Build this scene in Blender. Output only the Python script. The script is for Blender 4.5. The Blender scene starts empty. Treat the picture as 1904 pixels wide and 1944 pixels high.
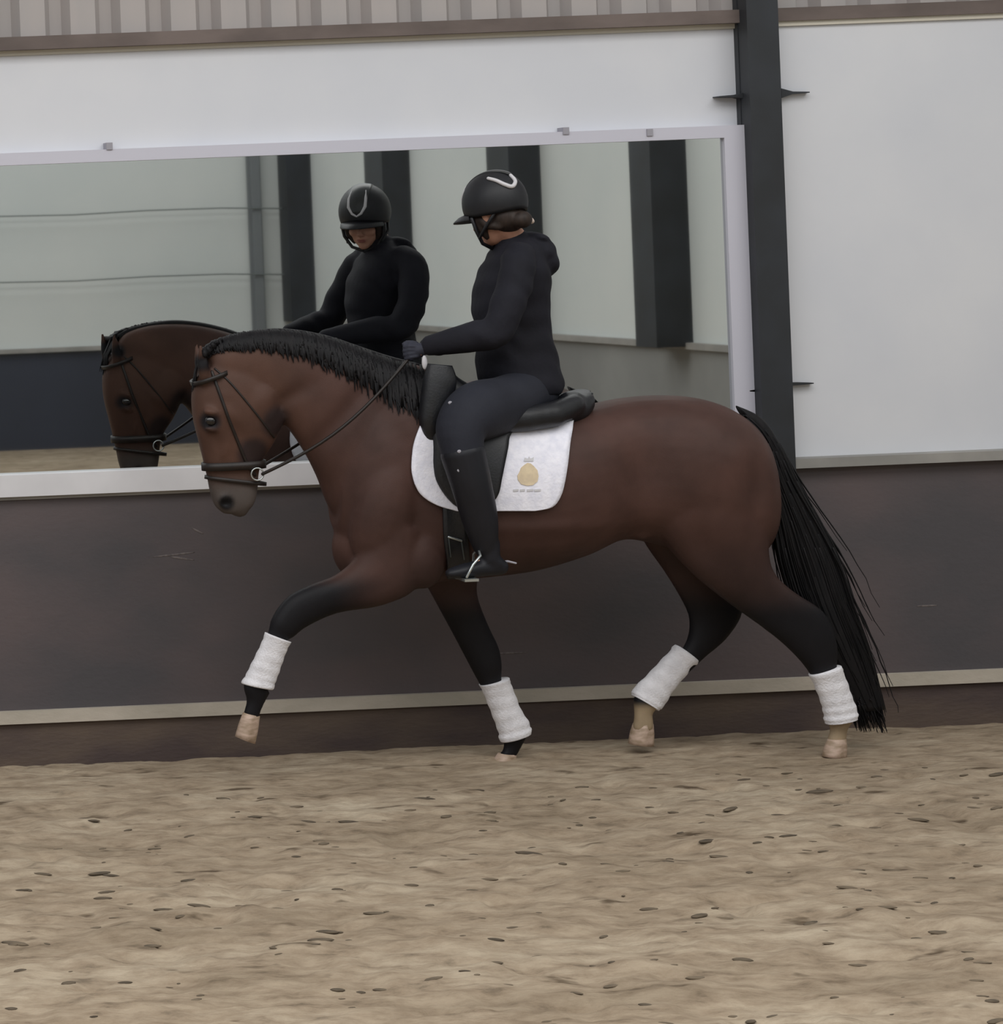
import bpy, bmesh, math, random
import numpy as np
from mathutils import Vector, Matrix
from mathutils.bvhtree import BVHTree
random.seed(7); np.random.seed(7)
SC = bpy.context.scene
COL = SC.collection

# ------------------------------------------------------------------ camera
F = 5100.0                       # focal length in pixels of the 1904 x 1944 frame
YAW, ROLL = math.radians(1.2), math.radians(2.25)
CAM = Vector((0.0, -12.25, 2.27))
PPX, PPY = -763.0, 505.0
fw = Vector((math.sin(YAW), math.cos(YAW), 0))
r0 = Vector((math.cos(YAW), -math.sin(YAW), 0))
up0 = Vector((0, 0, 1))
RT = r0*math.cos(ROLL) - up0*math.sin(ROLL)
UP = up0*math.cos(ROLL) + r0*math.sin(ROLL)
cd = bpy.data.cameras.new('camera')
cam = bpy.data.objects.new('camera', cd); COL.objects.link(cam)
m = Matrix.Identity(4)
for i in range(3):
    m[i][0] = RT[i]; m[i][1] = UP[i]; m[i][2] = -fw[i]; m[i][3] = CAM[i]
cam.matrix_world = m
cd.sensor_fit = 'HORIZONTAL'; cd.sensor_width = 36.0
cd.lens = F*36.0/1904.0
cd.shift_x = (952.0-PPX)/1904.0
cd.shift_y = -(972.0-PPY)/1904.0
cd.clip_end = 200
SC.camera = cam

# ------------------------------------------------------------------ light
W = bpy.data.worlds.new('world'); SC.world = W; W.use_nodes = True
bgn = W.node_tree.nodes['Background']
bgn.inputs[0].default_value = (0.93, 0.96, 1.0, 1); bgn.inputs[1].default_value = 0.42
def area(name, loc, sx, sy, power, rot=(0, 0, 0), col=(1, 1, 1)):
    l = bpy.data.lights.new(name, 'AREA'); l.shape = 'RECTANGLE'; l.size = sx; l.size_y = sy
    l.energy = power; l.color = col
    o = bpy.data.objects.new(name, l); o.location = loc; o.rotation_euler = rot; COL.objects.link(o)
    return o
area('overhead_fill', (3, -6.5, 7.5), 22, 5, 980, col=(1, 0.985, 0.96))  # unseen overhead area lamp added for soft daylight, no roof modelled
area('overhead_fill', (3, -14.5, 7.5), 22, 4, 640, col=(0.97, 0.985, 1))  # second added overhead lamp, further back over the hall
SC.view_settings.view_transform = 'Standard'; SC.view_settings.look = 'None'
SC.view_settings.gamma = 1; SC.view_settings.use_curve_mapping = False
SC.view_settings.exposure = 0.0

# ------------------------------------------------------------------ helpers
def P(x, y, Y):
    """point on the upright plane at distance Y that the photograph shows at pixel x, y"""
    d = fw + RT*((x-PPX)/F) - UP*((y-PPY)/F)
    return CAM + d*((Y-CAM.y)/d.y)
YH = -0.92          # the plane the horse walks along

def lin(c): return tuple((v/12.92 if v <= .04045 else ((v+.055)/1.055)**2.4) for v in [k/255 for k in c])
def mat(name, rgb, rough=.6, rgb2=None, scale=20, stretch=(1, 1, 1), bump=0, bscale=None, metal=0, spec=.4, detail=4, lo=.35, hi=.65, sheen=0):
    M = bpy.data.materials.new(name); M.use_nodes = True
    nt = M.node_tree; b = nt.nodes['Principled BSDF']
    b.inputs['Roughness'].default_value = rough; b.inputs['Metallic'].default_value = metal
    b.inputs['Specular IOR Level'].default_value = spec
    b.inputs['Sheen Weight'].default_value = sheen
    c1 = (*lin(rgb), 1); b.inputs['Base Color'].default_value = c1
    tc = nt.nodes.new('ShaderNodeTexCoord'); mp = nt.nodes.new('ShaderNodeMapping')
    mp.inputs['Scale'].default_value = stretch
    nt.links.new(tc.outputs['Object'], mp.inputs[0])
    if rgb2:
        n = nt.nodes.new('ShaderNodeTexNoise'); n.inputs['Scale'].default_value = scale; n.inputs['Detail'].default_value = detail
        r = nt.nodes.new('ShaderNodeValToRGB')
        r.color_ramp.elements[0].position = lo; r.color_ramp.elements[1].position = hi
        r.color_ramp.elements[0].color = c1; r.color_ramp.elements[1].color = (*lin(rgb2), 1)
        nt.links.new(mp.outputs[0], n.inputs['Vector']); nt.links.new(n.outputs['Fac'], r.inputs[0])
        nt.links.new(r.outputs[0], b.inputs['Base Color'])
    if bump:
        n2 = nt.nodes.new('ShaderNodeTexNoise'); n2.inputs['Scale'].default_value = bscale or scale*3; n2.inputs['Detail'].default_value = 5
        bp = nt.nodes.new('ShaderNodeBump'); bp.inputs['Strength'].default_value = bump; bp.inputs['Distance'].default_value = .01
        nt.links.new(mp.outputs[0], n2.inputs['Vector']); nt.links.new(n2.outputs['Fac'], bp.inputs['Height'])
        nt.links.new(bp.outputs[0], b.inputs['Normal'])
    return M

def link(name, me, material=None, parent=None, smooth=True):
    o = bpy.data.objects.new(name, me); COL.objects.link(o)
    if material: me.materials.append(material)
    if smooth: me.polygons.foreach_set('use_smooth', [True]*len(me.polygons))
    if parent:
        o.parent = parent; o.matrix_parent_inverse = Matrix.Translation(-Vector(parent.location))
    return o
def tag(o, label=None, cat=None, group=None, kind=None):
    if label: o['label'] = label
    if cat: o['category'] = cat
    if group: o['group'] = group
    if kind: o['kind'] = kind
    return o
def empty(name, loc, label, cat, group=None):
    o = bpy.data.objects.new(name, None); o.location = loc; o.empty_display_size = .1; COL.objects.link(o)
    return tag(o, label, cat, group)

class MB:
    def __init__(s): s.v = []; s.f = []
    def add(s, v, f):
        n = len(s.v); s.v += [tuple(p) for p in v]; s.f += [tuple(i+n for i in q) for q in f]; return s
    def box(s, a, b):
        x0, y0, z0 = a; x1, y1, z1 = b
        return s.add([(x0,y0,z0),(x1,y0,z0),(x1,y1,z0),(x0,y1,z0),(x0,y0,z1),(x1,y0,z1),(x1,y1,z1),(x0,y1,z1)],
                     [(0,3,2,1),(4,5,6,7),(0,1,5,4),(1,2,6,5),(2,3,7,6),(3,0,4,7)])
    def rings(s, rs, cap=True):
        n = len(rs[0]); v = [p for r in rs for p in r]; f = []
        for i in range(len(rs)-1):
            for j in range(n):
                k = (j+1) % n
                f.append((i*n+j, i*n+k, (i+1)*n+k, (i+1)*n+j))
        if cap:
            f.append(tuple(range(n-1, -1, -1))); f.append(tuple((len(rs)-1)*n+j for j in range(n)))
        return s.add(v, f)
    def tube(s, pts, rad, n=10):
        pts = [Vector(p) for p in pts]
        if not hasattr(rad, '__len__'): rad = [rad]*len(pts)
        rs = []; prev = None
        for i, p in enumerate(pts):
            t = (pts[min(i+1, len(pts)-1)]-pts[max(i-1, 0)]).normalized()
            if prev is None:
                a = Vector((0, 0, 1)) if abs(t.z) < .9 else Vector((1, 0, 0)); u = t.cross(a).normalized()
            else:
                u = (prev - t*prev.dot(t)).normalized()
            prev = u; w = t.cross(u)
            rr = rad[i]
            rx, ry = (rr if hasattr(rr, '__len__') else (rr, rr))
            rs.append([p + u*math.cos(q)*rx + w*math.sin(q)*ry for q in [2*math.pi*k/n for k in range(n)]])
        # rounded ends
        def dome(r, c, d, k): return [c + (q-c)*k + d for q in r]
        t0 = (pts[0]-pts[1]).normalized(); t1 = (pts[-1]-pts[-2]).normalized()
        q0 = (Vector(rs[0][0])-pts[0]).length; q1 = (Vector(rs[-1][0])-pts[-1]).length
        rs = [dome(rs[0], pts[0], t0*q0*.75, .5)] + [dome(rs[0], pts[0], t0*q0*.35, .85)] + rs + \
             [dome(rs[-1], pts[-1], t1*q1*.35, .85)] + [dome(rs[-1], pts[-1], t1*q1*.75, .5)]
        return s.rings(rs)
    def ellip(s, c, r, M=None, nu=20, nv=14):
        c = Vector(c); rs = []
        for i in range(1, nv):
            a = math.pi*i/nv
            row = []
            for j in range(nu):
                b = 2*math.pi*j/nu
                p = Vector((r[0]*math.sin(a)*math.cos(b), r[1]*math.sin(a)*math.sin(b), r[2]*math.cos(a)))
                row.append(c + (M @ p if M else p))
            rs.append(row)
        return s.rings(rs)
    def mesh(s, name):
        me = bpy.data.meshes.new(name); me.from_pydata([tuple(p) for p in s.v], [], s.f); me.update()
        bm = bmesh.new(); bm.from_mesh(me); bmesh.ops.recalc_face_normals(bm, faces=bm.faces); bm.to_mesh(me); bm.free()
        return me
    def build(s, name, material, parent=None, smooth=True):
        return link(name, s.mesh(name), material, parent, smooth)

def crom(vals, sub):
    """Catmull-Rom through rows of numbers"""
    A = np.array(vals, float); out = []
    n = len(A)
    for i in range(n-1):
        p0 = A[max(i-1, 0)]; p1 = A[i]; p2 = A[i+1]; p3 = A[min(i+2, n-1)]
        for k in range(sub):
            t = k/sub
            out.append(.5*((2*p1)+(-p0+p2)*t+(2*p0-5*p1+4*p2-p3)*t*t+(-p0+3*p1-3*p2+p3)*t**3))
    out.append(A[-1]); return np.array(out)

def loft(mb, st, Y, e=0.0, sub=5, n=28, ex=2.25, ew=None, ripple=None):
    """rings between pairs of outline points, each with its own half-depth"""
    rows = []
    for s_ in st:
        yc = s_[5] if len(s_) > 5 else Y
        a = P(s_[0], s_[1], yc); b = P(s_[2], s_[3], yc)
        rows.append([*a, *b, s_[4]])
    R_ = crom(rows, sub); rs = []
    for idx, r in enumerate(R_):
        a = Vector(r[:3]); b = Vector(r[3:6]); c = (a+b)/2; A = (a-b)/2
        ee = e + (ripple(idx/(len(R_)-1)) if ripple else 0)
        A = A.normalized()*(A.length+ee); hw = max(r[6]+(ew if ew is not None else ee), .004)
        ring = []
        for k in range(n):
            q = 2*math.pi*k/n; cx, sy = math.cos(q), math.sin(q)
            cx = math.copysign(abs(cx)**(2/ex), cx); sy = math.copysign(abs(sy)**(2/ex), sy)
            ring.append(c + A*cx + Vector((0, hw*sy, 0)))
        rs.append(ring)
    mb.rings(rs); return rs

def fuse(mb, name, material, parent, voxel=.012, smooth=6, fac=.5):
    """all volumes become one continuous skin"""
    me = mb.mesh(name+'_raw'); o = bpy.data.objects.new('raw', me); COL.objects.link(o)
    r = o.modifiers.new('r', 'REMESH'); r.mode = 'VOXEL'; r.voxel_size = voxel
    if smooth:
        s = o.modifiers.new('s', 'SMOOTH'); s.factor = fac; s.iterations = smooth
    dg = bpy.context.evaluated_depsgraph_get(); dg.update()
    nm = bpy.data.meshes.new_from_object(o.evaluated_get(dg)); nm.name = name
    bpy.data.objects.remove(o); bpy.data.meshes.remove(me)
    nm.materials.clear()
    return link(name, nm, material, parent)

def bvh_of(o):
    return BVHTree.FromPolygons([o.matrix_world @ v.co if False else v.co for v in o.data.vertices], [p.vertices[:] for p in o.data.polygons])
def hit(tree, x, y, off, Yd):
    """where the line of sight through x, y meets the surface, lifted off it; else the plane Yd"""
    q = P(x, y, Yd); d = (q-CAM).normalized()
    h, nrm, _, _ = tree.ray_cast(CAM, d)
    if h is None: return None
    if nrm.dot(d) > 0: nrm = -nrm
    return h + nrm*off
def drape(tree, rows, nu, nv, off, Yd, thick, name, material, parent, mirror=False, sub=4):
    """a soft sheet laid on the surface; rows are left and right ends from top to bottom"""
    R_ = crom(rows, sub) if sub > 1 else np.array(rows, float)
    G = []; lastY = None
    for r in R_:
        row = []
        for j in range(nu+1):
            t = j/nu; x = r[0]+(r[2]-r[0])*t; y = r[1]+(r[3]-r[1])*t
            h = hit(tree, x, y, off, Yd)
            if h is None or (G and abs(h.y-G[-1][j].y) > .12):
                h = P(x, y, G[-1][j].y if G else Yd)
            row.append(h)
        G.append(row)
    # smooth the sheet a little in depth so that it spans hollows
    for _ in range(3):
        H = [[v.copy() for v in row] for row in G]
        for i in range(1, len(G)-1):
            for j in range(1, nu):
                av = (G[i-1][j].y+G[i+1][j].y+G[i][j-1].y+G[i][j+1].y)/4
                H[i][j].y = min(G[i][j].y*.4+av*.6, G[i][j].y+.004)
        G = H
    mb = MB()
    def sheet(G, sg):
        n = nu+1; m = len(G)
        v = [p for row in G for p in row] + [p+Vector((0, -thick*sg, 0)) for row in G for p in row]
        f = []; o = n*m
        for i in range(m-1):
            for j in range(nu):
                a = i*n+j; f.append((a, a+1, a+n+1, a+n)); f.append((o+a, o+a+n, o+a+n+1, o+a+1))
        for i in range(m-1):
            a = i*n; f.append((a, a+n, o+a+n, o+a)); a = i*n+nu; f.append((a, o+a, o+a+n, a+n))
        for j in range(nu):
            f.append((j, o+j, o+j+1, j+1)); a = (m-1)*n+j; f.append((a, a+1, o+a+1, o+a))
        mb.add(v, f)
    sheet(G, 1)
    if mirror: sheet([[Vector((p.x, 2*YH-p.y, p.z)) for p in row] for row in G], -1)
    return mb.build(name, material, parent)

# ------------------------------------------------------------------ materials
WHITE = mat('white_panel_paint', (222, 223, 227), .5, (214, 216, 222), 1.2)
WHITE2 = mat('white_board', (226, 225, 228), .45, (214, 213, 216), 3)
FRAME = mat('mirror_frame_paint', (204, 203, 214), .45)
CREAM = mat('cream_edge', (208, 202, 188), .6)
KICK = mat('kickboard_plywood', (98, 88, 89), .6, (82, 79, 82), 1.3, (1, 1, 1.6), .15, 30, spec=.35)
PLINTH = mat('plinth_timber', (100, 86, 76), .8, (80, 68, 66), 2.0, (1, 1, 3), .3, 25)
STRIP = mat('weathered_strip', (196, 186, 172), .75, (178, 170, 156), 5, (.6, 1, 1), .3, 30)
SILL = mat('grey_sill', (160, 157, 152), .6, (142, 140, 136), 4)
STEEL = mat('charcoal_steel', (50, 53, 58), .5, (44, 46, 49), 4)
RAIL = mat('brown_rail', (118, 106, 101), .7, (96, 86, 82), 5, (.5, 1, 1), .3, 12)
CORR = mat('corrugated_sheet', (176, 169, 166), .6, (170, 165, 163), 6, (1, 1, .3))
OPP = mat('pale_green_sheet', (214, 217, 214), .7, (205, 210, 208), .6)
OPPK = mat('blue_grey_kickboard', (58, 62, 74), .6, (50, 53, 62), .5)
ENDK = mat('concrete_kickboard', (146, 146, 143), .8, (128, 128, 126), .9)
MIRROR = mat('mirror_glass', (216, 219, 218), .015, metal=1)
SCUFF = mat('pale_scuff', (118, 110, 108), .8, (90, 84, 84), 60)
CABLE = mat('grey_cable', (112, 118, 116), .6)
CLIP = mat('grey_clip', (160, 158, 166), .5)
BLACKL = mat('black_leather', (17, 18, 22), .45, (24, 25, 30), 30, bump=.1, bscale=120, spec=.5)
LEATHER2 = mat('brown_bridle_leather', (38, 30, 27), .45, (30, 25, 23), 30)
PADM = mat('white_quilted_cotton', (244, 243, 252), .8, (230, 230, 242), 30, bump=.25, bscale=90)
WRAPM = mat('white_fleece', (230, 228, 232), .9, (214, 212, 216), 25, bump=.4, bscale=120, sheen=.2)
GREYMARK = mat('grey_thread', (206, 205, 208), .8)
GOLD = mat('gold_thread', (222, 204, 172), .7, (208, 190, 162), 40)
JACKET = mat('navy_softshell', (30, 30, 38), .8, (25, 25, 32), 6, bump=.15, bscale=60, spec=.25)
BREECH = mat('dark_breeches', (34, 36, 46), .8, (29, 31, 41), 8, bump=.1, bscale=80)
BOOT = mat('black_boot', (26, 27, 34), .5, (22, 23, 29), 10, spec=.35)
SKIN = mat('skin', (188, 142, 120), .55, (178, 130, 110), 18)
HAIRM = mat('brown_hair', (50, 38, 32), .6, (36, 27, 22), 60, (1, 1, .2))
HELM = mat('matt_black_helmet', (30, 31, 35), .5, (26, 27, 31), 40)
HELMG = mat('satin_grey_helmet_top', (52, 54, 54), .3)
SILVER = mat('silver_trim', (205, 203, 206), .35)
CHROME = mat('steel_bright', (190, 196, 196), .22, metal=.8)
GLOVE = mat('dark_glove', (44, 46, 58), .7)
HOOF = mat('pale_hoof', (190, 166, 150), .5, (150, 130, 108), 20, (1, 1, 3))
HAIRB = mat('black_horsehair', (15, 15, 18), .6, (24, 22, 24), 40, (1, 1, .2), spec=.25)
EYE = mat('horse_eye', (14, 11, 13), .08, spec=.8)
EYEW = mat('eye_white', (215, 210, 205), .3)
LIP = mat('lips', (150, 92, 84), .5)
SCRUN = mat('pale_scrunchie', (206, 190, 178), .8)
CLOD = mat('dark_sand_clod', (74, 65, 54), .95, (112, 99, 82), 9)

# coat: bay with black points plus painted highlight and shade, from a colour attribute
COAT = bpy.data.materials.new('bay_coat'); COAT.use_nodes = True
nt = COAT.node_tree; b = nt.nodes['Principled BSDF']; b.inputs['Roughness'].default_value = .58
b.inputs['Specular IOR Level'].default_value = .24
at = nt.nodes.new('ShaderNodeAttribute'); at.attribute_name = 'coat'
n = nt.nodes.new('ShaderNodeTexNoise'); n.inputs['Scale'].default_value = 5; n.inputs['Detail'].default_value = 4
r = nt.nodes.new('ShaderNodeMapRange'); r.inputs[3].default_value = .45; r.inputs[4].default_value = 1.55
mx = nt.nodes.new('ShaderNodeMix'); mx.data_type = 'RGBA'; mx.blend_type = 'MULTIPLY'; mx.inputs[0].default_value = 1
tc = nt.nodes.new('ShaderNodeTexCoord')
nt.links.new(tc.outputs['Object'], n.inputs['Vector']); nt.links.new(n.outputs['Fac'], r.inputs[0])
nt.links.new(at.outputs['Color'], mx.inputs[6]); nt.links.new(r.outputs[0], mx.inputs[7]); nt.links.new(mx.outputs[2], b.inputs['Base Color'])
n3 = nt.nodes.new('ShaderNodeTexNoise'); n3.inputs['Scale'].default_value = 220; n3.inputs['Detail'].default_value = 2
bp = nt.nodes.new('ShaderNodeBump'); bp.inputs['Strength'].default_value = .12; bp.inputs['Distance'].default_value = .004
nt.links.new(tc.outputs['Object'], n3.inputs['Vector']); nt.links.new(n3.outputs['Fac'], bp.inputs['Height']); nt.links.new(bp.outputs[0], b.inputs['Normal'])

# sand
SAND = bpy.data.materials.new('arena_sand'); SAND.use_nodes = True
nt = SAND.node_tree; b = nt.nodes['Principled BSDF']; b.inputs['Roughness'].default_value = .95; b.inputs['Specular IOR Level'].default_value = .15
tc = nt.nodes.new('ShaderNodeTexCoord'); mp = nt.nodes.new('ShaderNodeMapping'); mp.inputs['Scale'].default_value = (.55, 1, 1)
nt.links.new(tc.outputs['Object'], mp.inputs[0])
def nz(sc, det=5, rgh=.6):
    q = nt.nodes.new('ShaderNodeTexNoise'); q.inputs['Scale'].default_value = sc; q.inputs['Detail'].default_value = det; q.inputs['Roughness'].default_value = rgh
    nt.links.new(mp.outputs[0], q.inputs['Vector']); return q
def ramp(src, stops):
    q = nt.nodes.new('ShaderNodeValToRGB'); e = q.color_ramp.elements
    while len(e) < len(stops): e.new(.5)
    for k, (p_, c_) in enumerate(stops): e[k].position = p_; e[k].color = (*lin(c_), 1)
    nt.links.new(src, q.inputs[0]); return q
a1 = ramp(nz(2.2).outputs['Fac'], [(.3, (148, 133, 113)), (.5, (165, 149, 128)), (.7, (181, 167, 146))])
a2 = ramp(nz(13, 6, .65).outputs['Fac'], [(.30, (96, 84, 74)), (.42, (200, 192, 186)), (.62, (255, 255, 255)), (.75, (255, 255, 255))])
mx = nt.nodes.new('ShaderNodeMix'); mx.data_type = 'RGBA'; mx.blend_type = 'MULTIPLY'; mx.inputs[0].default_value = .6
nt.links.new(a1.outputs[0], mx.inputs[6]); nt.links.new(a2.outputs[0], mx.inputs[7])
a3 = ramp(nz(7.5, 3, .5).outputs['Fac'], [(.28, (112, 100, 88)), (.36, (255, 255, 255)), (.7, (255, 255, 255)), (1, (255, 255, 255))])
mx2 = nt.nodes.new('ShaderNodeMix'); mx2.data_type = 'RGBA'; mx2.blend_type = 'MULTIPLY'; mx2.inputs[0].default_value = .8
nt.links.new(mx.outputs[2], mx2.inputs[6]); nt.links.new(a3.outputs[0], mx2.inputs[7]); nt.links.new(mx2.outputs[2], b.inputs['Base Color'])
bp = nt.nodes.new('ShaderNodeBump'); bp.inputs['Strength'].default_value = .6; bp.inputs['Distance'].default_value = .02
nt.links.new(nz(30, 6).outputs['Fac'], bp.inputs['Height']); nt.links.new(bp.outputs[0], b.inputs['Normal'])

# ------------------------------------------------------------------ the hall
XL, XR = -12.0, 9.25
OPPY = -18.3
def zat(x, y, Y=0.0): return P(x, y, Y).z
Z_SILL_B = zat(950, 900); 
def struct(mb, name, material, smooth=False):
    return tag(mb.build(name, material, None, smooth), kind='structure')

# sand ground, a finely rucked surface that dips along the foot of the wall
def fbm(X, Yv, seeds):
    out = np.zeros_like(X)
    for (s, ax, ay, amp) in seeds:
        rs = np.random.RandomState(s); gx = int(ax*22)+3; gy = int(ay*22)+3
        g = rs.rand(gx, gy)
        u = (X-XL)/(XR-XL)*(gx-2); v = (Yv+22)/22.5*(gy-2)
        u = np.clip(u, 0, gx-2.001); v = np.clip(v, 0, gy-2.001)
        i = u.astype(int); j = v.astype(int); fu = u-i; fv = v-j
        fu = fu*fu*(3-2*fu); fv = fv*fv*(3-2*fv)
        out += amp*((g[i, j]*(1-fu)+g[i+1, j]*fu)*(1-fv)+(g[i, j+1]*(1-fu)+g[i+1, j+1]*fu)*fv-.5)
    return out
def ground_grid(x0, x1, y0, y1, dx, dy):
    xs = np.linspace(x0, x1, int((x1-x0)/dx)+1); ys = np.linspace(y0, y1, int((y1-y0)/dy)+1)
    X, Yv = np.meshgrid(xs, ys, indexing='ij')
    Z = fbm(X, Yv, [(1, 1.2, 1.8, .030), (2, 4, 6, .026), (3, 9, 14, .019), (4, 20, 26, .010)])
    pits = fbm(X, Yv, [(9, 5, 8, 1.0)]); Z -= np.clip(pits-.28, 0, 1)*.14
    t = np.clip((Yv+.55)/.55, 0, 1); Z = Z*(1-.6*t) - .10*t*t*(3-2*t)
    flat = np.exp(-((Yv+.9)/.5)**2); Z = Z*(1-.55*flat)
    n, m_ = X.shape
    v = np.stack([X, Yv, Z], -1).reshape(-1, 3)
    idx = np.arange(n*m_).reshape(n, m_)
    f = np.stack([idx[:-1, :-1], idx[1:, :-1], idx[1:, 1:], idx[:-1, 1:]], -1).reshape(-1, 4)
    return v, f
v1, f1 = ground_grid(.6, 8.2, -6.2, .05, .022, .022)
gm = bpy.data.meshes.new('floor'); gm.from_pydata(v1.tolist(), [], f1.tolist())
gm.update(); flo = tag(link('floor', gm, SAND), kind='structure')
for nm, a in (('floor_far', (XL, XR, OPPY-.2, -5.9)), ('floor_left', (XL, .8, -5.9, -.7)), ('floor_right', (8.0, XR, -5.9, -.7)), ('floor_edge_left', (XL, .62, -.7, .05)), ('floor_edge_right', (8.18, XR, -.7, .05))):
    mb = MB(); mb.box((a[0], a[2], -.3), (a[1], a[3], -.02)); struct(mb, nm, SAND)

zW0 = -.14
z_strip_b = zat(950, 1330); z_strip_t = zat(950, 1306)
z_k = zat(1700, 878); z_ledge_t = zat(1700, 860)
z_rail_b = zat(900, 63); z_rail_t = zat(900, 38)
z_mb = zat(300, 890); z_mt = zat(700, 288)
x_mr = P(1374, 400, 0).x
xc0, xc1 = P(1430, 400, -.1).x, P(1490, 400, -.1).x
# plinth, strip, kickboard
mb = MB(); mb.box((XL, -.05, zW0), (XR, .12, z_strip_b)); o = struct(mb, 'baseboard_back', PLINTH)
mb = MB(); mb.box((XL, -.075, z_strip_b), (XR, .12, z_strip_t)); struct(mb, 'trim_1', STRIP)
mb = MB(); mb.box((XL, -.045, z_strip_t), (XR, .12, z_k)); struct(mb, 'wall_back_kickboard', KICK)
for (sx, sy_, L, an) in ((330, 1053, .10, -4), (345, 1060, .06, 10), (965, 1240, .09, 0), (1760, 1150, .05, 0), (375, 1008, .03, 30)):
    c = P(sx, sy_, -.045); mb = MB(); mb.ellip((c.x, -.0455, c.z), (L, .0012, .0045), Matrix.Rotation(math.radians(an), 3, 'Y'), 12, 8); q = mb.build('trim_8', SCUFF); tag(q, kind='structure')
# ledge on the right of the column, sill below the mirror on the left
x_l = P(1500, 870, -.1).x
mb = MB(); mb.box((x_l-.03, -.10, z_k), (XR, .12, z_ledge_t)); struct(mb, 'trim_2', SILL)
z_s0 = zat(300, 929); z_s1 = zat(300, 888)
mb = MB(); mb.box((XL, -.06, z_k-.0), (xc0, .12, z_s0)); struct(mb, 'trim_3', SILL)
# white wall panels above
mb = MB(); mb.box((XL, .03, z_k), (xc0+.05, .12, z_rail_b)); mb.box((xc1-.05, .0, z_ledge_t), (XR, .12, z_rail_b))
struct(mb, 'wall_back', WHITE)
mb = MB(); mb.box((XL, .015, z_rail_b-.022), (xc0, .028, z_rail_b)); mb.box((xc1, -.015, z_rail_b-.022), (XR, -.002, z_rail_b)); struct(mb, 'trim_4', CREAM)
mb = MB(); mb.box((XL, -.03, z_rail_b), (XR, .12, z_rail_t)); struct(mb, 'trim_5', RAIL)
# corrugated sheet
mb = MB(); per = .232; rs_t = []; x = XL; prof = []
while x < XR:
    for dx_, yy in ((0, .10), (.055, .10), (.085, .035), (.20, .035), (.232, .10)): prof.append((min(x+dx_, XR), yy))
    x += per
v = []; f = []
for (px_, py_) in prof: v += [(px_, py_, z_rail_t), (px_, py_, z_rail_t+2.6)]
for i in range(len(prof)-1): f.append((2*i, 2*i+2, 2*i+3, 2*i+1))
mb.add(v, f); struct(mb, 'wall_back_cladding', CORR)
# steel column (an I-section standing just proud of the wall) with its panel clips
colm = empty('steel_column', ((xc0+xc1)/2, -.05, z_k), 'charcoal steel column standing between the mirror panel and the plain white panel', 'column')
mb = MB()
mb.box((xc0, -.11, z_k-.02), (xc1, -.095, z_rail_t+2.6)); mb.box((xc0, -.01, z_k-.02), (xc1, .03, z_rail_t+2.6)); mb.box((xc0+.05, -.1, z_k-.02), (xc1-.05, 0, z_rail_t+2.6))
mb.box((xc0+.003, -.096, z_k-.02), (xc1-.003, .03, z_rail_t+2.6))
mb.build('column_shaft', STEEL, colm, False)
def clip(px_, py_, L, sgn, fl):
    c = P(px_, py_, -.03); mb = MB()
    h = .022 if fl else .007
    mb.add([(c.x, -.035, c.z-h), (c.x, -.035, c.z+h), (c.x+sgn*L*.4, -.035, c.z+.006), (c.x+sgn*L, -.035, c.z+.002), (c.x+sgn*L, -.035, c.z-.003), (c.x+sgn*L*.4, -.035, c.z-.006),
            (c.x, .04, c.z-h), (c.x, .04, c.z+h), (c.x+sgn*L*.4, .04, c.z+.006), (c.x+sgn*L, .04, c.z+.002), (c.x+sgn*L, .04, c.z-.003), (c.x+sgn*L*.4, .04, c.z-.006)],
           [(0,1,2,3,4,5), (11,10,9,8,7,6)] + [(i, (i+1) % 6, (i+1) % 6+6, i+6) for i in range(6)])
    mb.build('panel_clip', STEEL, colm, False)
clip(1425, 181, .15, -1, True); clip(1483, 177, .13, 1, True); clip(1503, 729, .10, 1, False); clip(1447, 741, .06, -1, False)
# the mirror
zc = (z_mb+z_mt)/2
mir = empty('wall_mirror', (x_mr-3, 0, z_mb), 'long rectangular mirror in a pale frame set in the white wall behind the horse', 'mirror')
XM0 = -6.0
mb = MB(); mb.box((XM0, -.012, z_mb-.01), (x_mr, .028, z_mt)); mb.build('mirror_glass', MIRROR, mir, False)
fwid = .056
mb = MB(); mb.box((XM0, -.035, z_mt), (x_mr+fwid*1.7, .03, z_mt+fwid)); mb.build('top_frame', FRAME, mir, False)
mb = MB(); mb.box((x_mr, -.035, z_k+.05), (x_mr+fwid*1.7, .03, z_mt)); mb.build('side_frame', FRAME, mir, False)
mb = MB(); mb.box((XM0, -.085, z_s0), (xc0-.02, .02, z_s1)); mb.build('bottom_board', WHITE2, mir, False)
for (px_, py_) in ((207, 275), (1073, 246), (1232, 249)):
    c = P(px_, py_, -.03); mb = MB(); mb.box((c.x-.014, -.042, c.z-.022), (c.x+.014, .03, c.z+.010))
    mb.build('mirror_clip', CLIP, mir, False)

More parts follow.
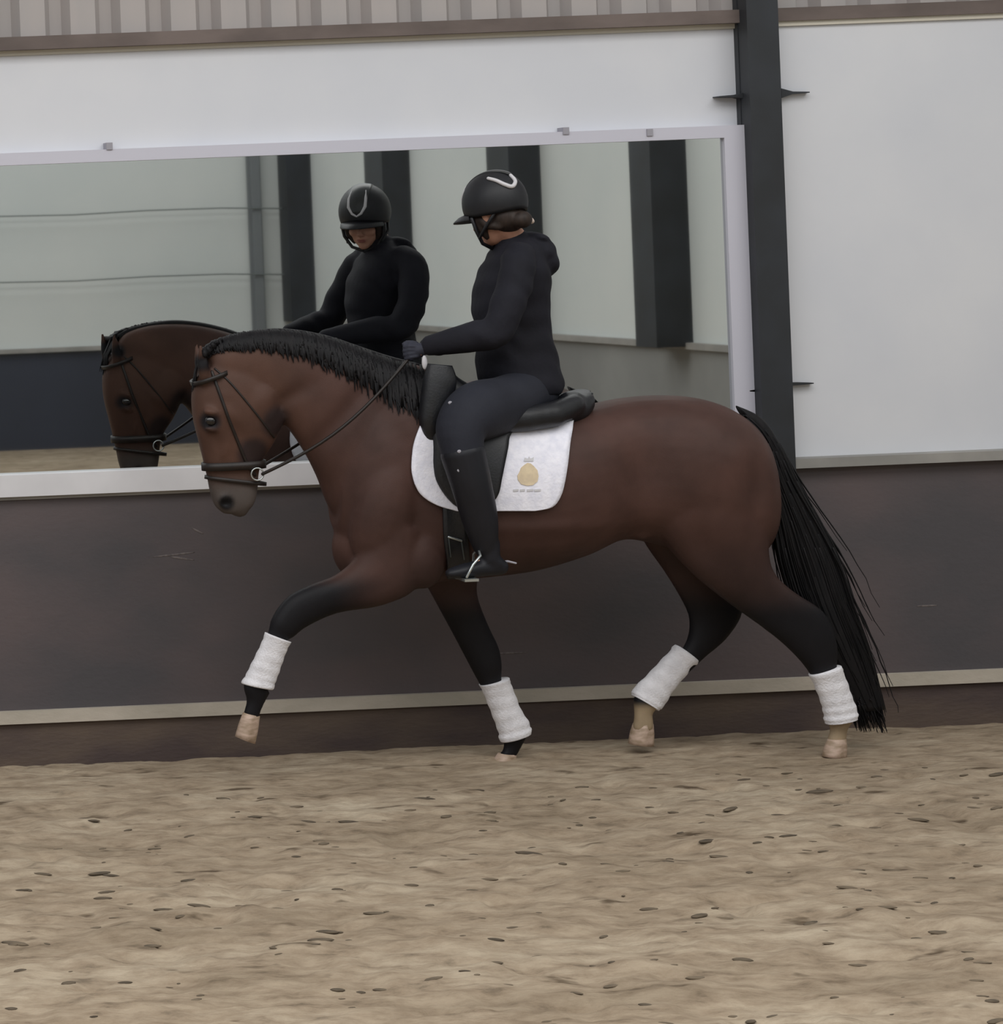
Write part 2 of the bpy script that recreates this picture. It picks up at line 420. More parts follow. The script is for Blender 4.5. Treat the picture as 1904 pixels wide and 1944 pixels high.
# opposite long wall and the end wall, seen in the mirror
zo = P(100, 668, -OPPY).z
mb = MB(); mb.box((XL, OPPY-.1, -.05), (XR, OPPY, zo)); struct(mb, 'wall_front_kickboard', OPPK)
mb = MB(); mb.box((XL, OPPY-.1, zo), (XR, OPPY+.05, zo+.05)); struct(mb, 'trim_6', SILL)
mb = MB(); mb.box((XL, OPPY-.12, zo+.05), (XR, OPPY-.03, 6)); struct(mb, 'wall_front', OPP)
XE = P(572, 400, -OPPY).x
for yy in (398, 523):
    c = P(250, yy, -OPPY)
    mb = MB(); mb.tube([(XL+.2+i*(XE-XL-.3)/24, OPPY+.12, c.z+.12*math.cos(i*.9)*.12-.05*math.sin(math.pi*((i*.31) % 1))) for i in range(25)], .009, 6)
    tag(mb.build('sagging_cable', CABLE), 'thin grey cable sagging across the pale far wall seen in mirror, '+('upper one' if yy == 398 else 'lower one'), 'cable')
c0, c1 = P(474, 400, -OPPY).x, P(490, 400, -OPPY).x
mb = MB(); mb.box((c0, OPPY-.04, zo), (c1, OPPY+.1, 6)); mb.box((c0-.03, OPPY+.0, zo), (c1+.03, OPPY+.02, 6))
tag(mb.build('grey_post', mat('grey_post', (118, 122, 124), .6), None, False), 'slim grey post on the pale far wall beside the dark corner column', 'post')
zE = P(1200, 655, -(-19.5-CAM.y)*0 + 8.2).z
mb = MB(); mb.box((XE, OPPY, -.05), (XE+.12, .12, zE-.04)); struct(mb, 'wall_right_kickboard', ENDK)
mb = MB(); mb.box((XE-.04, OPPY, zE-.04), (XE+.12, 0, zE+.01)); struct(mb, 'trim_7', SILL)
mb = MB(); mb.box((XE+.02, OPPY, zE), (XE+.12, .12, 6)); struct(mb, 'wall_right', OPP)
lab = ['in the far corner', 'second from the far corner', 'third from the far corner', 'fourth, nearest the mirror edge']
for k, (xa, xb) in enumerate(((530, 571), (693, 776), (925, 1023), (1195, 1299))):
    # depth at which the end wall meets the sight line through xb, reflected
    d = fw + RT*((xb-PPX)/F) - UP*((400-PPY)/F); t = XE/d.x; Ya = CAM.y + d.y*t
    d2 = fw + RT*((xa-PPX)/F) - UP*((400-PPY)/F); t2 = (XE-.26)/d2.x; Yb = CAM.y + d2.y*t2
    Ya, Yb = -Ya, -Yb
    if k == 0: Ya, Yb = OPPY+.35, OPPY
    c = empty('end_wall_column', (XE-.1, (Ya+Yb)/2, 0), 'dark steel column on the end wall reflected in the mirror, '+lab[k], 'column', 'columns along the end wall')
    mb = MB(); mb.box((XE-.26, min(Ya, Yb), zE-.02), (XE+.03, max(Ya, Yb), 6)); mb.build('shaft', STEEL, c, False)

# ------------------------------------------------------------------ the horse
horse = empty('horse', (P(950, 1440, YH).x, YH, 0), 'bay horse with black legs trotting left under a rider in front of the mirror', 'horse')
YN, YF = YH-.15, YH+.15      # near and far legs
TR = [(1456,880,1460,960,.08),(1434,822,1455,1020,.18),(1392,782,1420,1060,.255),(1330,757,1340,1062,.29),(1255,750,1250,1035,.285),(1180,756,1175,1024,.275),
      (1100,772,1100,1055,.295),(1010,780,1010,1082,.31),(920,760,920,1095,.30),(845,728,840,1103,.27),(780,706,775,1116,.235),
      (715,730,710,1105,.22),(668,790,665,1065,.18),(634,860,634,1000,.11)]
NK = [(880,725,790,1060,.17),(800,694,690,1040,.175),(740,683,632,975,.155),(685,664,603,908,.125),(625,644,580,862,.105),(565,632,548,815,.092),
      (505,630,515,785,.086),(452,637,482,760,.08),(412,652,442,745,.072),(392,676,412,735,.055)]
HD = [(386,700,446,690,.062),(371,722,500,712,.085),(364,752,528,750,.098),(367,795,538,792,.10),(377,838,520,838,.082),(386,875,497,875,.064),
      (393,905,490,905,.057),(399,935,488,930,.058),(408,960,482,955,.056),(425,976,468,972,.040)]
NF = [(700,980,800,1010,.09),(680,1050,792,1110,.085),(640,1090,728,1148,.072),(590,1110,640,1164,.055),(545,1134,582,1190,.047),(517,1172,556,1210,.045),
      (508,1204,541,1220,.032),(486,1250,518,1262,.026),(468,1288,505,1300,.03),(462,1304,512,1314,.038),(468,1328,504,1330,.030),(465,1346,494,1352,.028),(460,1360,492,1366,.030)]
OF = [(790,1040,900,1040,.08),(800,1090,905,1085,.075),(826,1140,905,1130,.065),(858,1200,926,1186,.052),(878,1238,946,1228,.047),(897,1274,952,1262,.045),
      (912,1302,952,1290,.032),(934,1345,964,1335,.026),(950,1385,985,1376,.03),(955,1403,1000,1392,.038),(956,1422,990,1416,.028),(944,1436,978,1438,.030)]
NHL = [(1200,850,1450,850,.12),(1215,920,1463,920,.14),(1235,985,1461,985,.135),(1270,1040,1456,1040,.11),(1325,1098,1468,1086,.082),(1390,1150,1505,1122,.06),
       (1440,1186,1560,1158,.05),(1486,1222,1582,1196,.047),(1520,1256,1590,1238,.042),(1540,1284,1588,1270,.033),(1556,1320,1598,1310,.028),
       (1572,1352,1612,1344,.032),(1573,1372,1620,1364,.038),(1577,1388,1608,1384,.03),(1572,1400,1606,1402,.03),(1569,1414,1604,1414,.03)]
OHL = [(1190,900,1360,900,.11),(1205,970,1370,970,.11),(1222,1026,1370,1015,.09),(1262,1085,1385,1065,.07),(1292,1135,1402,1118,.055),(1308,1172,1408,1164,.047),
       (1307,1206,1378,1212,.043),(1294,1234,1335,1250,.034),(1262,1268,1295,1290,.027),(1220,1306,1254,1330,.032),(1204,1326,1246,1346,.038),
       (1204,1350,1238,1354,.029),(1203,1370,1240,1372,.03),(1200,1386,1238,1388,.03)]
hb = MB()
loft(hb, TR, YH, n=40); loft(hb, NK, YH, n=32); loft(hb, HD, YH, n=28, ex=2.5)
loft(hb, NF, YN, n=20); loft(hb, OF, YF, n=20); loft(hb, NHL, YN+.01, n=24); loft(hb, OHL, YF-.01, n=24)
def blob(x, y, Y, rx, ry, rz, ang=0):
    hb.ellip(P(x, y, Y), (rx, ry, rz), Matrix.Rotation(math.radians(ang), 3, 'Y'))
blob(735, 960, YH-.13, .15, .12, .28, 18); blob(735, 960, YH+.13, .15, .12, .28, 18)      # shoulders
blob(800, 1060, YH-.17, .10, .07, .13, 0); blob(830, 1060, YH+.15, .10, .07, .13, 0)
blob(690, 1040, YH, .13, .15, .15)                                                        # breast
blob(1330, 900, YH-.16, .22, .13, .26, 0); blob(1330, 900, YH+.16, .22, .13, .26, 0)      # quarters
blob(492, 770, YH-.055, .088, .052, .105); blob(492, 770, YH+.055, .088, .052, .105); blob(425, 845, YH-.05, .018, .03, .07, 12); blob(425, 845, YH+.05, .018, .03, .07, 12)      # jowls
blob(430, 752, YH-.07, .05, .03, .035, 20); blob(430, 752, YH+.07, .05, .03, .035, 20)
blob(400, 783, YH-.085, .035, .022, .018, 20); blob(400, 783, YH+.085, .035, .022, .018, 20)  # brow ridge
blob(402, 815, YH-.08, .03, .02, .012, 10); blob(402, 815, YH+.08, .03, .02, .012, 10)
blob(428, 950, YH-.040, .034, .026, .034, 20); blob(428, 950, YH+.040, .034, .026, .034, 20)    # nostril rims
blob(455, 972, YH, .035, .036, .022)                                                      # lower lip
blob(1215, 1010, YN+.02, .05, .03, .03, 20)
for sy, tipx, basex, ty in ((-1, 380, 388, 650), (1, 372, 384, 648)):                      # ears
    bse = P(basex, 716, YH+sy*.062); tp = P(tipx, ty, YH+sy*.085)
    hb.tube([bse+Vector((.005, 0, -.02)), bse, bse.lerp(tp, .35), bse.lerp(tp, .7), bse.lerp(tp, .95)],
            [(.018, .022), (.020, .024), (.022, .026), (.014, .017), (.004, .005)], 12)
body = fuse(hb, 'body', COAT, horse, voxel=.011, smooth=5)
# ear hollows and nostrils are pressed into the skin
me = body.data
co = np.empty(len(me.vertices)*3, np.float32); me.vertices.foreach_get('co', co); co = co.reshape(-1, 3)
for sy in (-1, 1):
    c = np.array(P(430, 956, YH+sy*.062)); d = np.linalg.norm((co-c)*[.8, .8, 1], axis=1)
    co[:, 1] -= sy*.024*np.exp(-(d/.018)**2)
    c = np.array(P(382, 685, YH+sy*.095)); d = np.linalg.norm((co-c)*[1, 1, .5], axis=1)
    co[:, 1] -= sy*.012*np.exp(-(d/.014)**2)
def press(x, y, rx, rz, amt, s_=(-1, 1), ang=0):
    ca_, sa_ = math.cos(math.radians(ang)), math.sin(math.radians(ang))
    for sy in s_:
        c = P(x, y, YH+sy*.2); dx = co[:, 0]-c.x; dz = co[:, 2]-c.z
        u = (dx*ca_+dz*sa_)/rx; w = (-dx*sa_+dz*ca_)/rz
        side = np.clip((co[:, 1]-YH)*sy/.05, 0, 1)
        co[:, 1] -= sy*amt*np.exp(-(u*u+w*w))*side
press(1215, 890, .13, .20, .040); press(1395, 850, .10, .10, -.018); press(1425, 930, .05, .16, .02)
press(1300, 780, .10, .05, -.012); press(850, 960, .04, .22, .018, ang=12); press(660, 800, .05, .26, .022, ang=-42)
press(760, 830, .05, .2, .012, ang=30); press(1330, 1040, .05, .12, .014, ang=20); press(470, 830, .03, .07, .010, ang=20)
press(560, 760, .035, .12, .014, ang=-60); press(430, 850, .02, .08, .008, ang=10); press(640, 950, .03, .12, .014, ang=-10)
press(1010, 1000, .3, .03, -.008); press(450, 790, .02, .05, -.008, ang=35)
me.vertices.foreach_set('co', co.ravel()); me.update()
def px_of(c):
    d = c-np.array(CAM); w = d@np.array(fw); return PPX+F*(d@np.array(RT))/w, PPY-F*(d@np.array(UP))/w
bay = np.array(lin((73, 51, 45))); blk = np.array(lin((17, 16, 20))); bay_hilite = np.array(lin((92, 65, 49))); dark = np.array(lin((44, 33, 32)))  # last two: neck highlight tone and body shadow tone
pale = np.array(lin((170, 150, 122))); muz = np.array(lin((84, 76, 72)))
xx, zz = co[:, 0], co[:, 2]
def sst(a, b, t): t = np.clip((t-a)/(b-a), 0, 1); return (t*t*(3-2*t))[:, None]
C = np.tile(bay, (len(co), 1))
hx = P(445, 800, YH).x
C = C + (bay_hilite-bay)*sst(P(660, 800, YH).x, hx+.05, xx)*.35  # head and neck painted lighter as a highlight
C = C + (dark-C)*(.6*sst(1.05, .80, zz))*sst(P(600, 800, YH).x, P(760, 800, YH).x, xx)  # underside shade painted on, darker towards the belly
C = C + (blk-C)*sst(.76, .60, zz)
C = C + (blk-C)*sst(P(730, 1100, YH).x, P(600, 1100, YH).x, xx)*sst(.88, .80, zz)
ishd = sst(P(545, 900, YH).x, P(530, 900, YH).x, xx)
ishd = ishd*(zz > P(440, 1010, YH).z)[:, None]
C = C + (muz-C)*ishd*sst(P(440, 890, YH).z, P(440, 935, YH).z, zz)
for sy in (-1, 1):
    for (px_, py_, rr, cc) in ((430, 956, .026, blk), (384, 690, .03, blk*1.3), (400, 799, .034, blk*1.6), (520, 800, .05, dark), (480, 860, .05, dark)):  # last two are jaw spots painted in the shadow tone
        c = np.array(P(px_, py_, YH+sy*.06)); d = np.linalg.norm(co-c, axis=1); C = C+(cc-C)*sst(rr*1.8, rr*.9, d)
rear = (xx > P(1150, 1300, YH).x)[:, None]
C = C + (pale-C)*rear*sst(P(1220, 1340, YH).z+.0, P(1220, 1358, YH).z, zz)*.8
ca = me.color_attributes.new('coat', 'FLOAT_COLOR', 'POINT')
ca.data.foreach_set('color', np.concatenate([C, np.ones((len(C), 1))], 1).astype(np.float32).ravel())
HT = bvh_of(body)

# eyes
for sy in (-1, 1):
    mb = MB(); mb.ellip(P(400, 799, YH+sy*.084), (.024, .016, .019), Matrix.Rotation(math.radians(20), 3, 'Y')); mb.build('eye', EYE, horse)
# hooves
def hoof(t0, t1, b0, b1, Y, label):
    mb = MB(); a0, a1, c0_, c1_ = P(*t0, Y), P(*t1, Y), P(*b0, Y), P(*b1, Y); rs = []
    for k in range(6):
        t = k/5; p, q = a0.lerp(c0_, t), a1.lerp(c1_, t); c = (p+q)/2; A = (p-q)/2; A = A*(.90+.12*min(1, t*2.2)); w = A.length*.92
        s = 1
        rs.append([c + A*math.cos(u)*s + Vector((0, w*math.sin(u)*(1 if math.cos(u) > -.3 else .8), 0)) for u in [2*math.pi*i/20 for i in range(20)]])
    cb = (c0_+c1_)/2; rs.append([cb+(q-cb)*.8 for q in rs[-1]])
    mb.rings(rs); o = mb.build('hoof', HOOF, horse); o['label'] = label
hoof((460,1352),(495,1360),(447,1398),(484,1412), YN, 'pale pinkish hoof of the raised leading foreleg')
hoof((944,1430),(982,1432),(932,1455),(976,1458), YF, 'pale hoof of the foreleg under the rider')
hoof((1570,1404),(1608,1402),(1562,1436),(1606,1438), YN, 'pale hoof of the trailing hind leg')
hoof((1200,1374),(1242,1374),(1194,1412),(1240,1416), YF, 'pale yellowish hoof of the forward hind leg')
# tail: a core and loose strands
tb = MB()
TL = [(1398,770,1425,808,.03),(1440,790,1446,845,.045),(1472,832,1458,885,.055),(1504,900,1460,930,.06),(1548,980,1474,1000,.06),(1585,1055,1490,1080,.065),
      (1612,1135,1515,1160,.07),(1642,1215,1552,1240,.065),(1664,1290,1594,1305,.05),(1680,1345,1622,1350,.035)]
loft(tb, TL, YH-.03, n=18, sub=4)
rng = random.Random(3)
ctr = crom([[(a+c)/2, (b_+d)/2, abs(a-c)/2+abs(b_-d)/4, h] for a, b_, c, d, h in TL], 3)
for k in range(900):
    u0 = rng.uniform(-1, 1); v0 = rng.uniform(-1, 1); s0 = rng.randint(0, len(ctr)//2); L = rng.randint(9, 17); spread = rng.uniform(.7, 1.35)
    fly = rng.random() < .12; pts = []
    for i in range(s0, min(s0+L, len(ctr))):
        c = ctr[i]; t = (i-s0)/L
        off = c[2]*.85*u0*spread*(1+(t*.6 if fly else 0)) + (t*t*22*rng.uniform(.6, 1) if fly else 0)
        pts.append(P(c[0]+off, c[1]+(6*t*u0), YH-.03+c[3]*v0*1.05))
    if len(pts) > 2:
        n_ = len(pts); tb.tube(pts, [.006*(1-.8*i/(n_-1)) for i in range(n_)], 4)
for k in range(160):
    c = ctr[-1]; u0 = rng.uniform(-1, 1); a = P(1635+u0*26, 1320+rng.uniform(-40, 20), YH-.03+rng.uniform(-.05, .05)); e_ = P(1655+u0*30, 1370+rng.uniform(-15, 22), YH-.03+rng.uniform(-.04, .04))
    tb.tube([a, a.lerp(e_, .5)+Vector((rng.uniform(-.01, .01), 0, 0)), e_], [.004, .003, .001], 4)
tb.build('tail', HAIRB, horse)
# mane: locks lying along the crest, longer towards the withers
mb = MB()
crest = crom([[388,662],[412,646],[452,634],[505,627],[565,629],[625,641],[685,661],[740,680],[800,694]], 14)
loft(mb, [(396,655,404,672,.016),(430,638,436,658,.02),(505,624,508,650,.022),(565,626,562,652,.024),(625,638,618,668,.026),(685,658,676,692,.028),(740,676,728,712,.03),(795,690,784,722,.03)], YH, n=12)
for i, c in enumerate(crest):
    t = i/len(crest); L = 16+95*t**1.3
    for q in range(4):
        x0, y0 = c[0]+rng.uniform(-4, 4), c[1]+rng.uniform(0, 4)
        pts = [P(x0, y0, YH-.005)]
        for s in (.2, .4, .6, .8, 1):
            x1, y1 = x0-(-5-12*t)*s+rng.uniform(-2, 2), y0+L*s*rng.uniform(.75, 1.1)*rng.choice((.8, 1, 1, 1.08))
            h = hit(HT, x1, y1, .006, YH); pts.append(h if h and abs(h.y-YH) < .3 else P(x1, y1, YH-.05))
        mb.tube(pts, [.008, .010, .010, .009, .006, .001], 5)
mb.build('mane', HAIRB, horse)
mb = MB()
for q in range(26):
    a = P(388+rng.uniform(-4, 6), 672+rng.uniform(-6, 6), YH+rng.uniform(-.02, .02)); e_ = P(366+rng.uniform(-3, 6), 735+rng.uniform(-8, 12), YH+rng.uniform(-.035, .035))
    mb.tube([a, P(372, 700, a.y), e_], [.006, .006, .001], 5)
mb.build('forelock', HAIRB, horse)

# ------------------------------------------------------------------ leg wraps
def wrap(st, Y, label, seed):
    ph = seed*1.3
    def rip(t): return .0013*math.sin(t*34+ph) + (.004 if t > .85 or t < .1 else 0)
    mb = MB(); rs = loft(mb, st, Y, e=.004, n=26, sub=7, ripple=rip)
    for r_ in (rs[0], rs[-1]): pass
    o = mb.build('leg_wrap', WRAPM); return tag(o, label, 'leg wrap', 'white leg wraps')
wrap([(508,1202,548,1217,.044),(492,1236,536,1250,.042),(474,1272,524,1285,.042),(462,1298,514,1308,.046)], YN, 'white fleece wrap on the raised front leg reaching forward', 1)
wrap([(914,1300,962,1287,.044),(924,1325,974,1315,.042),(937,1358,986,1346,.043),(948,1388,1002,1372,.046),(954,1408,1004,1392,.046)], YF, 'white fleece wrap on the front leg standing below the stirrup', 2)
wrap([(1540,1281,1592,1264,.044),(1550,1304,1604,1292,.043),(1562,1335,1614,1322,.044),(1567,1356,1623,1346,.047),(1572,1374,1622,1364,.046)], YN, 'white fleece wrap on the trailing hind leg beside the tail', 3)
wrap([(1286,1226,1322,1254,.044),(1262,1250,1300,1280,.043),(1232,1282,1274,1312,.044),(1206,1308,1258,1338,.047),(1204,1322,1245,1347,.044)], YF, 'white fleece wrap on the hind leg stepping forward under the belly', 4)

# ------------------------------------------------------------------ saddle pad, saddle, girth
pad = empty('saddle_pad', P(930, 800, YH), 'white quilted saddle pad with a gold crest under the black saddle', 'saddle pad')
PR = [(806,772,1088,799),(799,800,1086,806),(788,830,1084,820),(781,860,1080,840),(779,895,1075,880),(787,925,1069,915),(806,946,1061,942),(836,962,1045,962),(868,969,1012,969)]
padm = drape(HT, PR, 34, 8, .010, YH-.3, .010, 'pad_cloth', PADM, pad, mirror=True)
PT = bvh_of(padm)
# crest: round shield with crown and a line of lettering
def patch(tree, poly, off, name, material, parent):
    mb = MB(); pts = [hit(tree, x, y, off, YH-.3) for x, y in poly]
    c = sum(pts, Vector())/len(pts); n_ = len(pts)
    v = pts+[c]+[p+Vector((0, .004, 0)) for p in pts]
    f = [(i, (i+1) % n_, n_) for i in range(n_)]+[(i, i+n_+1, (i+1) % n_+n_+1, (i+1) % n_) for i in range(n_)]
    mb.add(v, f); return mb.build(name, material, parent, False)
patch(PT, [(986,896),(989,888),(995,883),(1001,879),(1007,880),(1013,885),(1020,893),(1022,904),(1020,914),(1011,921),(1000,922),(989,919),(983,911),(982,903)], .003, 'crest', GOLD, padm)['label'] = 'gold embroidered crest'
patch(PT, [(994,876),(996,869),(1001,874),(1004,867),(1008,873),(1013,868),(1012,876)], .003, 'crest_crown', GREYMARK, padm)
for (x0, x1) in ((974,984),(987,996),(1000,1012),(1014,1026)):
    patch(PT, [(x0,929),(x1,928),(x1,932),(x0,933)], .003, 'crest_lettering', GREYMARK, padm)
saddle = empty('saddle', P(960, 760, YH), 'black leather dressage saddle on the white pad beneath the rider', 'saddle')
FR = [(800,790,1000,800),(812,820,968,824),(815,850,962,850),(815,880,956,880),(820,910,950,910),(836,937,944,937),(856,956,930,955),(875,966,905,965)]
flap = drape(PT, FR, 20, 6, .008, YH-.32, .012, 'saddle_flap', BLACKL, saddle)
def other_side(o):
    me2 = o.data.copy(); me2.transform(Matrix.Translation((0, 2*YH, 0)) @ Matrix.Diagonal((1, -1, 1, 1)).to_4x4()); me2.flip_normals()
    q = bpy.data.objects.new(o.name.split('.')[0], me2); COL.objects.link(q); q.parent = o.parent; q.matrix_parent_inverse = o.matrix_parent_inverse.copy(); return q
other_side(flap)
mb = MB()
loft(mb, [(806,742,818,790,.10),(836,692,840,800,.11),(866,716,866,800,.14),(930,752,925,810,.18),(1000,766,992,815,.20),(1050,758,1046,812,.20),(1090,742,1085,804,.17),(1112,737,1108,785,.12)], YH, n=26)
for s in (-1, 1): mb.ellip(P(1085, 766, YH+s*.12), (.065, .06, .052)); mb.tube([P(930, 800, YH+s*.26), P(1000, 795, YH+s*.25), P(1050, 787, YH+s*.225), P(1092, 768, YH+s*.17)], [.055, .055, .055, .045], 14)
fuse(mb, 'seat', BLACKL, saddle, voxel=.01, smooth=4)
for sy in (-1, 1):
    mb = MB(); loft(mb, [(812,690,858,694,.03),(804,720,866,722,.045),(799,755,858,760,.05),(796,800,845,805,.045),(806,835,838,838,.02)], YH+sy*.22, n=18)
    mb.build('knee_block', BLACKL, saddle)
def girth():
    mb = MB(); pts = []
    for s in range(2):
        pass
    rows = [(838,955,884,955),(840,1000,886,1000),(843,1045,889,1045),(846,1080,892,1080),(848,1096,892,1096)]
    return drape(HT, rows, 6, 4, .008, YH-.28, .01, 'girth', BLACKL, saddle)
other_side(girth())
b0 = hit(HT, 866, 1021, .022, YH-.3)
mb = MB(); q0, q1, q2, q3 = [hit(HT, *q, .024, YH-.3) for q in ((848, 1016), (876, 1022), (880, 1056), (852, 1052))]
mb.tube([q0, q1], .005, 8); gb = mb.build('girth_buckle', CHROME, saddle)
mb = MB(); mb.tube([q1, q2], .0035, 8); mb.tube([q0, q3], .003, 8); mb.build('buckle_frame', mat('dull_steel', (84, 90, 92), .4, metal=.6), saddle)

# ------------------------------------------------------------------ bridle
br = empty('bridle', P(440, 880, YH), 'dark leather bridle with noseband on the bay horse head', 'bridle')
def band(p0, p1, half, r_, name, material=LEATHER2, n=28, e=.008, hgt=.012):
    """strap round the head between two outline points"""
    mb = MB(); a = P(*p0, YH); b_ = P(*p1, YH); c = (a+b_)/2; A = (a-b_)/2; ax = Vector((A.x, 0, A.z)).normalized(); perp = Vector((-ax.z, 0, ax.x))
    if perp.z < 0: perp = -perp
    rs = []
    for k in range(n):
        u = 2*math.pi*k/n; cu = math.copysign(abs(math.cos(u))**.8, math.cos(u)); su = math.copysign(abs(math.sin(u))**.8, math.sin(u))
        def at_(ee, h): return c + ax*(A.length+ee)*cu + Vector((0, (half+ee)*su, 0)) + perp*h
        rs.append([at_(e-.004, -hgt), at_(e+.003, -hgt), at_(e+.003, hgt), at_(e-.004, hgt)])
    rs.append(rs[0]); mb.rings(rs, cap=False); return mb.build(name, material, br)
band((388,886),(499,880), .063, 0, 'noseband', hgt=.017)
band((394,906),(500,918), .057, 0, 'flash_strap', hgt=.008)
band((368,727),(428,704), .086, 0, 'browband', hgt=.009, e=.008)
def strap(pts, off, w, name, mirror=True, t_=None):
    mb = MB(); R_ = crom(pts, 5); q = [hit(t_ or HT, x, y, off, YH) or P(x, y, YH-.08) for x, y in R_]
    mb.tube(q, [(w, .004)]*len(q) if False else w, 8)
    if mirror: mb.tube([Vector((p.x, 2*YH-p.y, p.z)) for p in q], w, 8)
    return mb.build(name, LEATHER2, br)
strap([(402,706),(418,750),(436,800),(456,850),(470,882),(484,902)], .001, .007, 'cheekpiece')
strap([(408,700),(440,730),(490,790),(520,830)], .001, .0045, 'throatlash')
BIT = P(488, 900, YH-.065)
for sy in (-1, 1):
    c = Vector((BIT.x, YH+sy*.07, BIT.z)); mb = MB()
    ring = [c+Vector((.026*math.cos(u), 0, .026*math.sin(u))) for u in [2*math.pi*k/18 for k in range(19)]]
    mb.tube(ring, .0035, 6); mb.build('bit_ring', CHROME, br)
HANDN = P(783, 672, YH-.13); HANDF = P(783, 672, YH+.13)
for sy, hnd in ((-1, HANDN), (1, HANDF)):
    a = Vector((BIT.x+.02, YH+sy*.075, BIT.z)); pts = []
    for k in range(15):
        t = k/14; p = a.lerp(hnd, t); p.z -= .05*math.sin(math.pi*t); p.y = p.y + sy*.07*math.sin(math.pi*t); pts.append(p)
    mb = MB(); mb.tube(pts, .007, 8); mb.build('rein', LEATHER2, br)
mb = MB(); c = P(806, 688, YH-.16); mb.ellip(c, (.012, .008, .030)); o = mb.build('bright_gap_piece', SILVER, br); o['label'] = 'added white piece standing for the bright gap below the glove'  # white ellipsoid added in place of the bright mirror gap by the hand

# ------------------------------------------------------------------ the rider
rider = empty('person', P(980, 760, YH), 'person in black riding helmet and hooded dark jacket sitting on the bay horse, looking down', 'person')
TO = [(948,462,1002,448,.075),(932,484,1022,470,.15),(916,515,1034,505,.185),(904,550,1038,545,.185),(901,590,1038,590,.165),(908,640,1044,640,.155),(908,690,1056,690,.17),(916,730,1064,726,.185),(930,770,1050,765,.17)]
def arm_pts(s):
    Ys = YH+s*.195
    return [(P(984, 486, YH+s*.12), .060), (P(984, 504, YH+s*.195), .066), (P(977, 538, YH+s*.235), .067), (P(963, 582, YH+s*.265), .064), (P(940, 630, YH+s*.27), .062), (P(895, 640, YH+s*.235), .058), (P(845, 651, YH+s*.185), .045), (P(812, 658, YH+s*.15), .035)]
def leg_pts(s):
    return [(P(1000, 745, YH+s*.10), .10), (P(950, 770, YH+s*.20), .118), (P(905, 782, YH+s*.29), .122), (P(876, 812, YH+s*.345), .102), (P(878, 858, YH+s*.37), .084), (P(896, 925, YH+s*.375), .074), (P(912, 990, YH+s*.36), .064), (P(922, 1040, YH+s*.35), .043)]
def chain(mb, pr, e=0, n=18):
    rows = crom([[*p, r_] for p, r_ in pr], 4); mb.tube([Vector(r_[:3]) for r_ in rows], [r_[3]+e for r_ in rows], n)
# head frame
HC = P(942, 403, YH)
fdir = Vector((-math.cos(math.radians(57)), math.sin(math.radians(57)), 0))
pit = math.radians(15)
fx = (fdir*math.cos(pit)+Vector((0, 0, -math.sin(pit)))).normalized(); ly = Vector((0, 0, 1)).cross(fx).normalized(); uz = fx.cross(ly)
HM = Matrix((fx, ly, uz)).transposed()*1.10
def hp(x, y, z): return HC + HM @ Vector((x, y, z))
bb = MB()
loft(bb, TO, YH, e=-.018, n=24)
for s in (-1, 1): chain(bb, arm_pts(s), -.012); chain(bb, leg_pts(s), -.012)
for s in (-1, 1):
    bb.tube([P(812, 660, YH+s*.15), P(795, 668, YH+s*.14)], .022, 12)
    bb.tube([P(922, 1040, YH+s*.35), P(928, 1062, YH+s*.35), P(895, 1076, YH+s*.36)], [.026, .022, .018], 12)
bb.tube([P(980, 478, YH), P(975, 452, YH), hp(-.02, 0, -.06)], [.06, .054, .052], 16)
# skull, jaw, face
bb.ellip(hp(-.01, 0, .02), (.098, .077, .105), HM, 24, 18)
bb.ellip(hp(.03, 0, -.045), (.062, .058, .075), HM, 24, 16)
bb.ellip(hp(.062, 0, -.098), (.026, .026, .022), HM)
bb.tube([hp(.088, 0, .0), hp(.102, 0, -.022), hp(.112, 0, -.036), hp(.098, 0, -.046)], [.009, .011, .014, .010], 10)
for s in (-1, 1):
    bb.ellip(hp(.066, s*.036, -.035), (.024, .024, .022), HM)
    bb.ellip(hp(.082, s*.03, .014), (.014, .026, .008), HM)
    bb.ellip(hp(-.005, s*.078, -.02), (.018, .008, .03), HM)
    bb.ellip(hp(.104, s*.010, -.042), (.009, .008, .007), HM)
bb.ellip(hp(.088, 0, -.066), (.012, .024, .006), HM); bb.ellip(hp(.084, 0, -.076), (.012, .021, .007), HM)
fuse(bb, 'body', SKIN, rider, voxel=.0075, smooth=3)
for s in (-1, 1):
    mb = MB(); mb.ellip(hp(.078, s*.031, -.004), (.012, .013, .009), HM); ew = mb.build('eye', EYEW, rider)
    mb = MB(); mb.ellip(hp(.0875, s*.031, -.005), (.004, .006, .006), HM); mb.build('iris', EYE, ew)
    mb = MB(); mb.tube([hp(.093, s*.014, .017), hp(.093, s*.03, .021), hp(.08, s*.046, .015)], [.003, .004, .002], 6); mb.build('eyebrow', HAIRM, rider)
mb = MB(); mb.ellip(hp(.0965, 0, -.0665), (.005, .021, .0035), HM); mb.ellip(hp(.094, 0, -.0745), (.005, .018, .0045), HM); mb.build('lips', LIP, rider)
